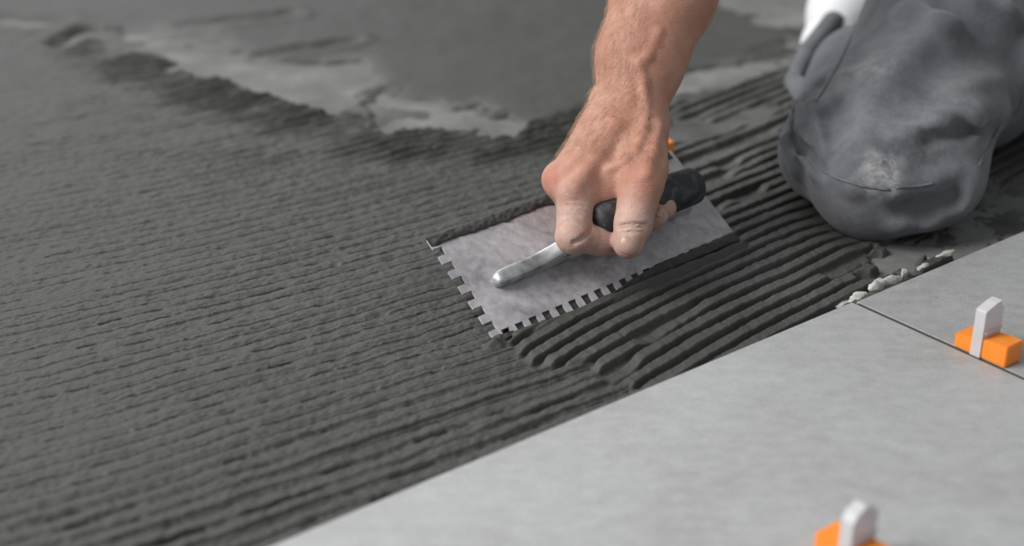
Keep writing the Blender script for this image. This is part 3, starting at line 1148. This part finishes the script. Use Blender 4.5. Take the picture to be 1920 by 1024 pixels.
# creases: thumb joint, web between thumb and index finger, wrist, index base
for pts, r in (([(1158, 424), (1185, 419), (1215, 421)], .0007), ([(1160, 430), (1186, 426), (1213, 428)], .0008), ([(1163, 437), (1188, 434), (1210, 436)], .0006),
               ([(1150, 219), (1185, 223), (1220, 224)], .0004), ([(1076, 456), (1092, 449), (1104, 437), (1109, 424)], .0017),
               ([(1060, 385), (1080, 384), (1098, 388)], .0005), ([(1055, 394), (1075, 393), (1092, 397)], .0005), ([(1053, 404), (1072, 403), (1088, 406)], .0005), ([(1062, 376), (1082, 375), (1098, 379)], .0005),
               ([(1178, 440), (1180, 441)], .0004)):
    ridge_line(hand, on_hand(pts, r * 0.25), r, .0016 if r < .002 else .004, -1)
V, FQ = solid(hand, 0.00105)
V = relax(V, FQ, 2, 0.45)
M_SKIN = mat_skin([(J(1075, 440, -.012), .016, .05), (J(1183, 445, -.01), .012, .045), (J(1233, 402, .02), .01, .03)],
                  [J(1066, 362, -.008), J(1042, 338, .008), J(1196, 345, -.014), J(1165, 250, .02), J(1240, 398, .012)])
arm = link('bare_arm', mesh_np('bare_arm', V, FQ), M_SKIN, person)
arm['label'] = 'bare sunburnt forearm and hand closed round the trowel handle'


# fine hair on forearm and back of the hand
M_HAIR = mat_plain('arm_hair', (0.42, 0.27, 0.17), 0.45, 0, 0, 300, 0.4)
VN = np.empty(len(V) * 3, np.float32)
arm.data.vertices.foreach_get('normal', VN)
VN = VN.reshape(-1, 3).astype(float)
arm_ax = nrm(FA2 - WR)
tt = (V - WR) @ arm_ax
pick = np.random.default_rng(5).permutation(np.nonzero((tt > -0.050) & (tt < 0.16) & (V[:, 2] > 0.07) & ((V - thb[1]) @ nrm(np.array([1.0, 0, 0])) < 0.010))[0])[:5200]
HV, HN = V[pick], VN[pick]
hr_ = np.random.default_rng(6)
hv, hf = [], []
for p, n in zip(HV, HN):
    fl = -arm_ax * hr_.uniform(.5, 1.0) + np.array([-0.75, -0.25, -0.1]) * hr_.uniform(.4, 1.1) + hr_.normal(0, .18, 3)
    tg = nrm(fl - (fl @ n) * n)
    L = hr_.uniform(.004, .0105)
    s0 = p - n * .0003
    pts = [s0, p + tg * L * .45 + n * L * hr_.uniform(.12, .30), p + tg * L + n * L * hr_.uniform(.05, .35)]
    b0 = len(hv)
    sd = np.cross(n, tg)
    for q, w in zip(pts, (.00006, .00005, .00002)):
        hv += [q + sd * w, q - sd * w * .5 + n * w, q - sd * w * .5 - n * w]
    for k in range(2):
        for j in range(3):
            j2 = (j + 1) % 3
            hf.append((b0 + 3 * k + j, b0 + 3 * k + j2, b0 + 3 * k + 3 + j2, b0 + 3 * k + 3 + j))
hair = link('arm_hair', mesh_np('arm_hair', np.array(hv), np.array(hf)), M_HAIR, arm)
hair['kind'] = 'stuff'


def nail(name, center_px, axis_px, width, length, caps, mat, lift=0.0006):
    c = shoot(caps, *center_px)
    n = sdf_normal(caps, c, 0.003)
    a = shoot(caps, *axis_px)
    ax = nrm((a - c) - ((a - c) @ n) * n)
    sd = np.cross(n, ax)
    nu, nv = 11, 13
    V, Fc = [], []
    for i in range(nu):
        for j in range(nv):
            u = -1 + 2 * i / (nu - 1)
            v = -1 + 2 * j / (nv - 1)
            # rounded plate
            wv = width * math.sqrt(max(0.12, 1 - 0.55 * max(0, abs(v) - 0.55) ** 2 / 0.2))
            p = c + sd * (u * wv) + ax * (v * length)
            p = p + n * 0.004
            for _ in range(25):
                q = float(sdf_at(caps, p))
                p = p - n * q * 0.7
            p = p + n * (lift * (1.6 - u * u))
            V.append(p)
    top_n = len(V)
    V += [p - n * 0.0009 for p in V[:top_n]]
    for i in range(nu - 1):
        for j in range(nv - 1):
            a0, b0, c0, d0 = i * nv + j, (i + 1) * nv + j, (i + 1) * nv + j + 1, i * nv + j + 1
            Fc.append((a0, b0, c0, d0))
            Fc.append((top_n + d0, top_n + c0, top_n + b0, top_n + a0))
    rim = [i * nv for i in range(nu)] + [(nu - 1) * nv + j for j in range(1, nv)] + [i * nv + nv - 1 for i in range(nu - 2, -1, -1)] + [j for j in range(nv - 2, 0, -1)]
    for q in range(len(rim)):
        a0, b0 = rim[q], rim[(q + 1) % len(rim)]
        Fc.append((a0, a0 + top_n, b0 + top_n, b0))
    me = bpy.data.meshes.new(name)
    me.from_pydata([tuple(v) for v in V], [], Fc)
    for p in me.polygons:
        p.use_smooth = True
    return link(name, me, mat, arm)


nail('fingernail', (1179, 463), (1175, 474), .0076, .0056, BASE_HAND, M_NAIL)['label'] = 'short dusty thumbnail'
nail('fingernail', (1238, 398), (1243, 392), .0030, .0036, BASE_HAND, M_NAIL)

# ------------------------------------------------------------------ person: trousers and shoe
KNEE = gnd(1640, 335, .0455)
TH1, TH2, TH3 = unp(1690, 255, 1.165), unp(1785, 75, 1.265), unp(1850, -80, 1.365)
CALF0 = gnd(1572, 270, .052)
ANK = gnd(1614, 142, .056)
leg = [cap(TH3, TH2, .095, .079, 0), cap(TH2, TH1, .079, .062, .02),
       cap(TH1, KNEE, .058, .042, .03), cap(gnd(1548, 292, .043), KNEE, .037, .042, .02),
       cap(KNEE, gnd(1742, 328, .044), .042, .036, .02), cap(gnd(1742, 328, .044), TH1 + np.array([.02, .03, .01]), .036, .050, .03),
       cap(CALF0, ANK, .046, .048, .012),
       cap(gnd(1488, 152, .046), gnd(1516, 98, .056), .0085, .0105, .004), cap(gnd(1516, 98, .056), gnd(1562, 42, .062), .0105, .0120, .004),
       cap(gnd(1488, 152, .046), gnd(1512, 186, .050), .0085, .010, .004), cap(gnd(1512, 186, .050), gnd(1545, 190, .054), .010, .012, .006),
       cap(unp(1830, 160, 1.262), unp(1965, 0, 1.385), .056, .092, .03)]
# the other leg and the seat, unseen, added to darken the floor here
sh = np.array([0.31, 0.10, 0.0])
leg += [cap(TH3 + sh, TH2 + sh, .095, .082, .02), cap(TH2 + sh, TH1 + sh, .082, .062, .02), cap(TH1 + sh, KNEE + sh, .058, .046, .03),
        cap(KNEE + sh, ANK + sh, .050, .050, .02), cap(TH3, TH3 + sh, .105, .105, .04)]
BASE_LEG = list(leg)


def on_leg(pts, sink):
    out = []
    for x, y in pts:
        p = shoot(BASE_LEG, x, y)
        if p is not None:
            out.append(p - sdf_normal(BASE_LEG, p, .002) * sink)
    return out


FOLDS_UP = [([(1500, 285), (1530, 318), (1600, 350), (1680, 358), (1745, 346), (1790, 325)], .007, .003, .008),
            ([(1690, 418), (1740, 408), (1795, 380), (1822, 340)], .011, .004, .010),
            ([(1497, 195), (1503, 240), (1522, 300)], .0075, .002, .003),
            ([(1474, 225), (1472, 262), (1494, 322)], .0075, .002, .003),
            ([(1522, 192), (1538, 235), (1556, 288)], .0065, .002, .003),
            ([(1546, 190), (1562, 225), (1574, 262)], .005, .002, .004),
            ([(1700, 20), (1760, 42), (1830, 55), (1900, 80)], .011, .004, .012),
            ([(1830, 0), (1880, 25), (1915, 55)], .010, .002, .010),
            ([(1600, 100), (1580, 150), (1568, 200)], .006, .002, .010),
            ([(1700, 250), (1760, 232), (1820, 222), (1880, 212)], .010, .004, .014)]
FOLDS_DN = [([(1695, 392), (1735, 390), (1785, 370)], .007, -.002, .010),
            ([(1700, 190), (1740, 140), (1785, 105), (1840, 90), (1915, 105)], .013, -.006, .022),
            ([(1780, 5), (1850, 40), (1915, 80)], .012, -.005, .014),
            ([(1486, 212), (1489, 255), (1508, 310)], .004, .002, .003),
            ([(1535, 150), (1520, 178), (1498, 184)], .007, .001, .005),
            ([(1545, 325), (1505, 270)], .004, -.001, .006),
            ([(1735, 262), (1800, 246), (1865, 240)], .0035, -.001, .010),
            ([(1575, 195), (1583, 230), (1580, 260)], .004, -.001, .008),
            ([(1550, 215), (1560, 250), (1562, 285)], .004, -.001, .008)]
for pts, r, sink, k in FOLDS_UP:
    ridge_line(leg, on_leg(pts, sink), r, k, 1)
for pts, r, sink, k in FOLDS_DN:
    ridge_line(leg, on_leg(pts, sink), r, k, -1)
V, FQ = solid(leg, 0.0024, clip_z=0.003)
V = relax(V, FQ, 3, 0.5)
dust = [(shoot(BASE_LEG, 1655, 325), .004, .030, 1.0), (shoot(BASE_LEG, 1625, 130), .006, .045, 0.35), (shoot(BASE_LEG, 1700, 240), .01, .08, 0.25),
        (shoot(BASE_LEG, 1820, 200), .01, .06, 0.2)]
M_CLOTH = mat_trousers(dust)
trs = link('trousers', mesh_np('trousers', V, FQ), M_CLOTH, person)
trs['label'] = 'dusty dark grey work trousers with knee seam'


def seam(pts, r, mat, off=0.0):
    d = []
    for i in range(len(pts) - 1):
        for t in np.linspace(0, 1, 9)[:-1]:
            d.append((pts[i][0] + (pts[i + 1][0] - pts[i][0]) * t, pts[i][1] + (pts[i + 1][1] - pts[i][1]) * t))
    d.append(pts[-1])
    P = [shoot(leg, x, y) for x, y in d]
    P = np.array([p for p in P if p is not None])
    for _ in range(2):
        P[1:-1] = 0.5 * P[1:-1] + 0.25 * (P[:-2] + P[2:])
    return tube_obj('seam', P, r, mat, trs, n=6)


seam([(1512, 288), (1530, 312), (1570, 335), (1620, 350), (1668, 356)], .0011, M_THREAD)
seam([(1680, 352), (1720, 350), (1750, 344)], .0011, M_THREAD)
seam([(1618, 5), (1600, 60), (1575, 115), (1550, 160), (1530, 190)], .0013, M_THREAD)
seam([(1918, 178), (1905, 215), (1880, 225), (1860, 265), (1835, 310)], .0010, M_THREAD)

# white shoe behind the trouser leg
SH0, SH1 = gnd(1560, 84, .036), gnd(1632, -45, .040)
sdir = nrm((SH1 - SH0) * np.array([1, 1, 0]))
SB = [cap(SH0, SH1, .033, .040, 0), cap(SH0 + sdir * .10 + np.array([0, 0, .02]), SH1 + np.array([0, 0, .03]), .030, .036, .05)]
V, FQ = solid(SB, 0.003, clip_z=0.012)
V = relax(V, FQ, 3)
shoe = link('shoe', mesh_np('shoe', V, FQ), M_SHOE, person)
shoe['label'] = 'white shoe behind the trouser leg'
V, FQ = solid([cap(SH0 * np.array([1, 1, 0]) + np.array([0, 0, .008]), SH1 * np.array([1, 1, 0]) + np.array([0, 0, .008]), .037, .041, 0, w=(0, 0, 1), wf=.3)], 0.0025, clip_z=0.0015)
link('sole', mesh_np('sole', V, FQ), M_SOLE, shoe)


# ------------------------------------------------------------------ levelling clips and wedges
def wedge(name, org, ex, ey, L, Wd, H0, H1, label, group=None):
    """ex along the wedge (towards the thick end), ey across"""
    bm = bmesh.new()
    ez = np.array([0, 0, 1.0])
    prism(bm, [(0, 0), (L, 0), (L, H1), (L * 0.72, H1 * 0.97), (0, H0)], 0, Wd, org, ex, ez, ey)
    bmesh.ops.bevel(bm, geom=bm.edges[:], offset=0.0006, segments=2, affect='EDGES')
    o = bm_obj(name, bm, M_ORANGE)
    tag(o, label, 'wedge', group)
    return o


def clip(org, ex, ey, width, thick, height, label, group, hole=False):
    """upright plate: width along ey, thickness along ex"""
    root = empty('levelling_clip', org)
    tag(root, label, 'clip', group)
    ez = np.array([0, 0, 1.0])
    w, h = width, height
    bm = bmesh.new()
    if hole:
        pr = [(0, 0), (w, 0), (w, h * 0.80), (w * 0.80, h * 0.93), (w * 0.5, h), (w * 0.15, h * 0.92), (0, h * 0.80)]
    else:
        pr = [(0, 0), (w, 0), (w, h * 0.86), (w * 0.86, h * 0.88), (w * 0.84, h), (w * 0.55, h * 0.985), (0.02 * w, h * 0.90), (0, h * 0.88)]
    if hole:
        c0, c1, rh_ = w * 0.60, h * 0.80, .0021
        k = 4                                             # cut from the top point of the outline down to the hole
        circ = [(c0 + rh_ * math.sin(a), c1 + rh_ * math.cos(a)) for a in np.linspace(0, 2 * math.pi, 17)]
        pr = pr[:k + 1] + circ + pr[k:]
    prism(bm, pr, -thick / 2, thick / 2, org, ey, ez, ex)
    bm.normal_update()
    bmesh.ops.triangulate(bm, faces=[f for f in bm.faces if len(f.verts) > 4])
    bm_obj('tab', bm, M_CLIP, root)
    bm = bmesh.new()
    prism(bm, [(-thick / 2 - .0012, w * 0.08), (thick / 2 + .0012, w * 0.08), (thick / 2 + .0012, w * 0.98), (-thick / 2 - .0012, w * 0.98)], h * 0.46, h * 0.50, org, ex, ey, ez)
    bm_obj('rib', bm, M_CLIP, root)
    return root


W1 = TC + E1 * 0.0005 + E2 * 0.0835
wedge('tile_wedge', W1 + np.array([0, 0, .0002]), E2, E1, .0390, .0170, .0095, .0150, 'orange plastic wedge on the dark joint beside the far clip', 'orange levelling wedges')
clip(TC + E1 * -0.0006 + E2 * 0.1005 + np.array([0, 0, .0001]), E2, E1, .0195, .0075, .037, 'frosted clip standing in the dark joint between the two tiles', 'tile levelling clips')
W2 = TC + E1 * -0.243 + E2 * 0.1765
wedge('tile_wedge', W2 + np.array([0, 0, .0002]), E2, E1, .042, .0170, .0120, .0150, 'orange plastic wedge cut off by the bottom edge of the photo', 'orange levelling wedges')
clip(TC + E1 * -0.2436 + E2 * 0.1960 + np.array([0, 0, .0001]), E2, E1, .0195, .0075, .037, 'frosted clip with a round hole near the bottom edge of the photo', 'tile levelling clips', hole=True)
# a third wedge lying in the mortar behind the handle
w3 = gnd(1214, 296, .012)
wedge('tile_wedge', w3, nrm(np.array([0.9, 0.35, 0.0])), nrm(np.array([-0.35, 0.9, 0.0])), .026, .012, .007, .0115, 'small orange wedge lying in the mortar behind the trowel handle', 'orange levelling wedges')

# ------------------------------------------------------------------ crumbs of dry mortar at the tile edge
def crumb(x, y, sx, sy, sz, seed, rot):
    bm = bmesh.new()
    bmesh.ops.create_icosphere(bm, subdivisions=3, radius=1.0)
    r = random.Random(seed)
    off = [r.uniform(0, 50) for _ in range(3)]
    for v in bm.verts:
        c = v.co
        n = float(fbm(np.array(c.x * 1.7 + off[0] + c.z), np.array(c.y * 1.7 + off[1] - c.z), seed, 3))
        v.co = c * (1 + 0.55 * n)
        v.co.x *= sx
        v.co.y *= sy
        v.co.z = max(v.co.z, -0.5) * sz
    g = gnd(x, y, 0.009)
    z = bed_z(g[0], g[1]) + 0.3 * sz
    for v in bm.verts:
        cx, cy = v.co.x, v.co.y
        v.co.x = g[0] + cx * math.cos(rot) - cy * math.sin(rot)
        v.co.y = g[1] + cx * math.sin(rot) + cy * math.cos(rot)
        v.co.z += z
    return bm_obj('mortar_crumb', bm, M_CRUMB, None, True)


CR = [(1585, 560, .0085, .0050, .0030, 'pale dry mortar crumb at the corner where the two tiles meet'),
      (1610, 552, .0110, .0050, .0034, 'pale dry mortar crumb, second from the tile corner along the tile edge'),
      (1645, 537, .0085, .0040, .0045, 'rounded pale mortar crumb, third from the tile corner along the tile edge'),
      (1670, 528, .0100, .0034, .0034, 'flat long mortar crumb, fourth from the tile corner along the tile edge'),
      (1695, 518, .0036, .0022, .0045, 'pointed pale mortar crumb at the far end of the touching row'),
      (1730, 502, .0065, .0022, .0020, 'thin flat mortar crumb lying alone at the tile edge below the knee'),
      (1737, 470, .0050, .0035, .0020, 'pale mortar crumb out in the shadow below the knee'),
      (1775, 476, .0110, .0030, .0020, 'long pale mortar crumb beside the shadow of the knee')]
for i, (x, y, sx, sy, sz, lab) in enumerate(CR):
    tag(crumb(x, y, sx, sy, sz, 100 + i, TH + 0.1 * (i % 3 - 1)), lab, 'mortar crumb', 'dry mortar crumbs along the tile edge')
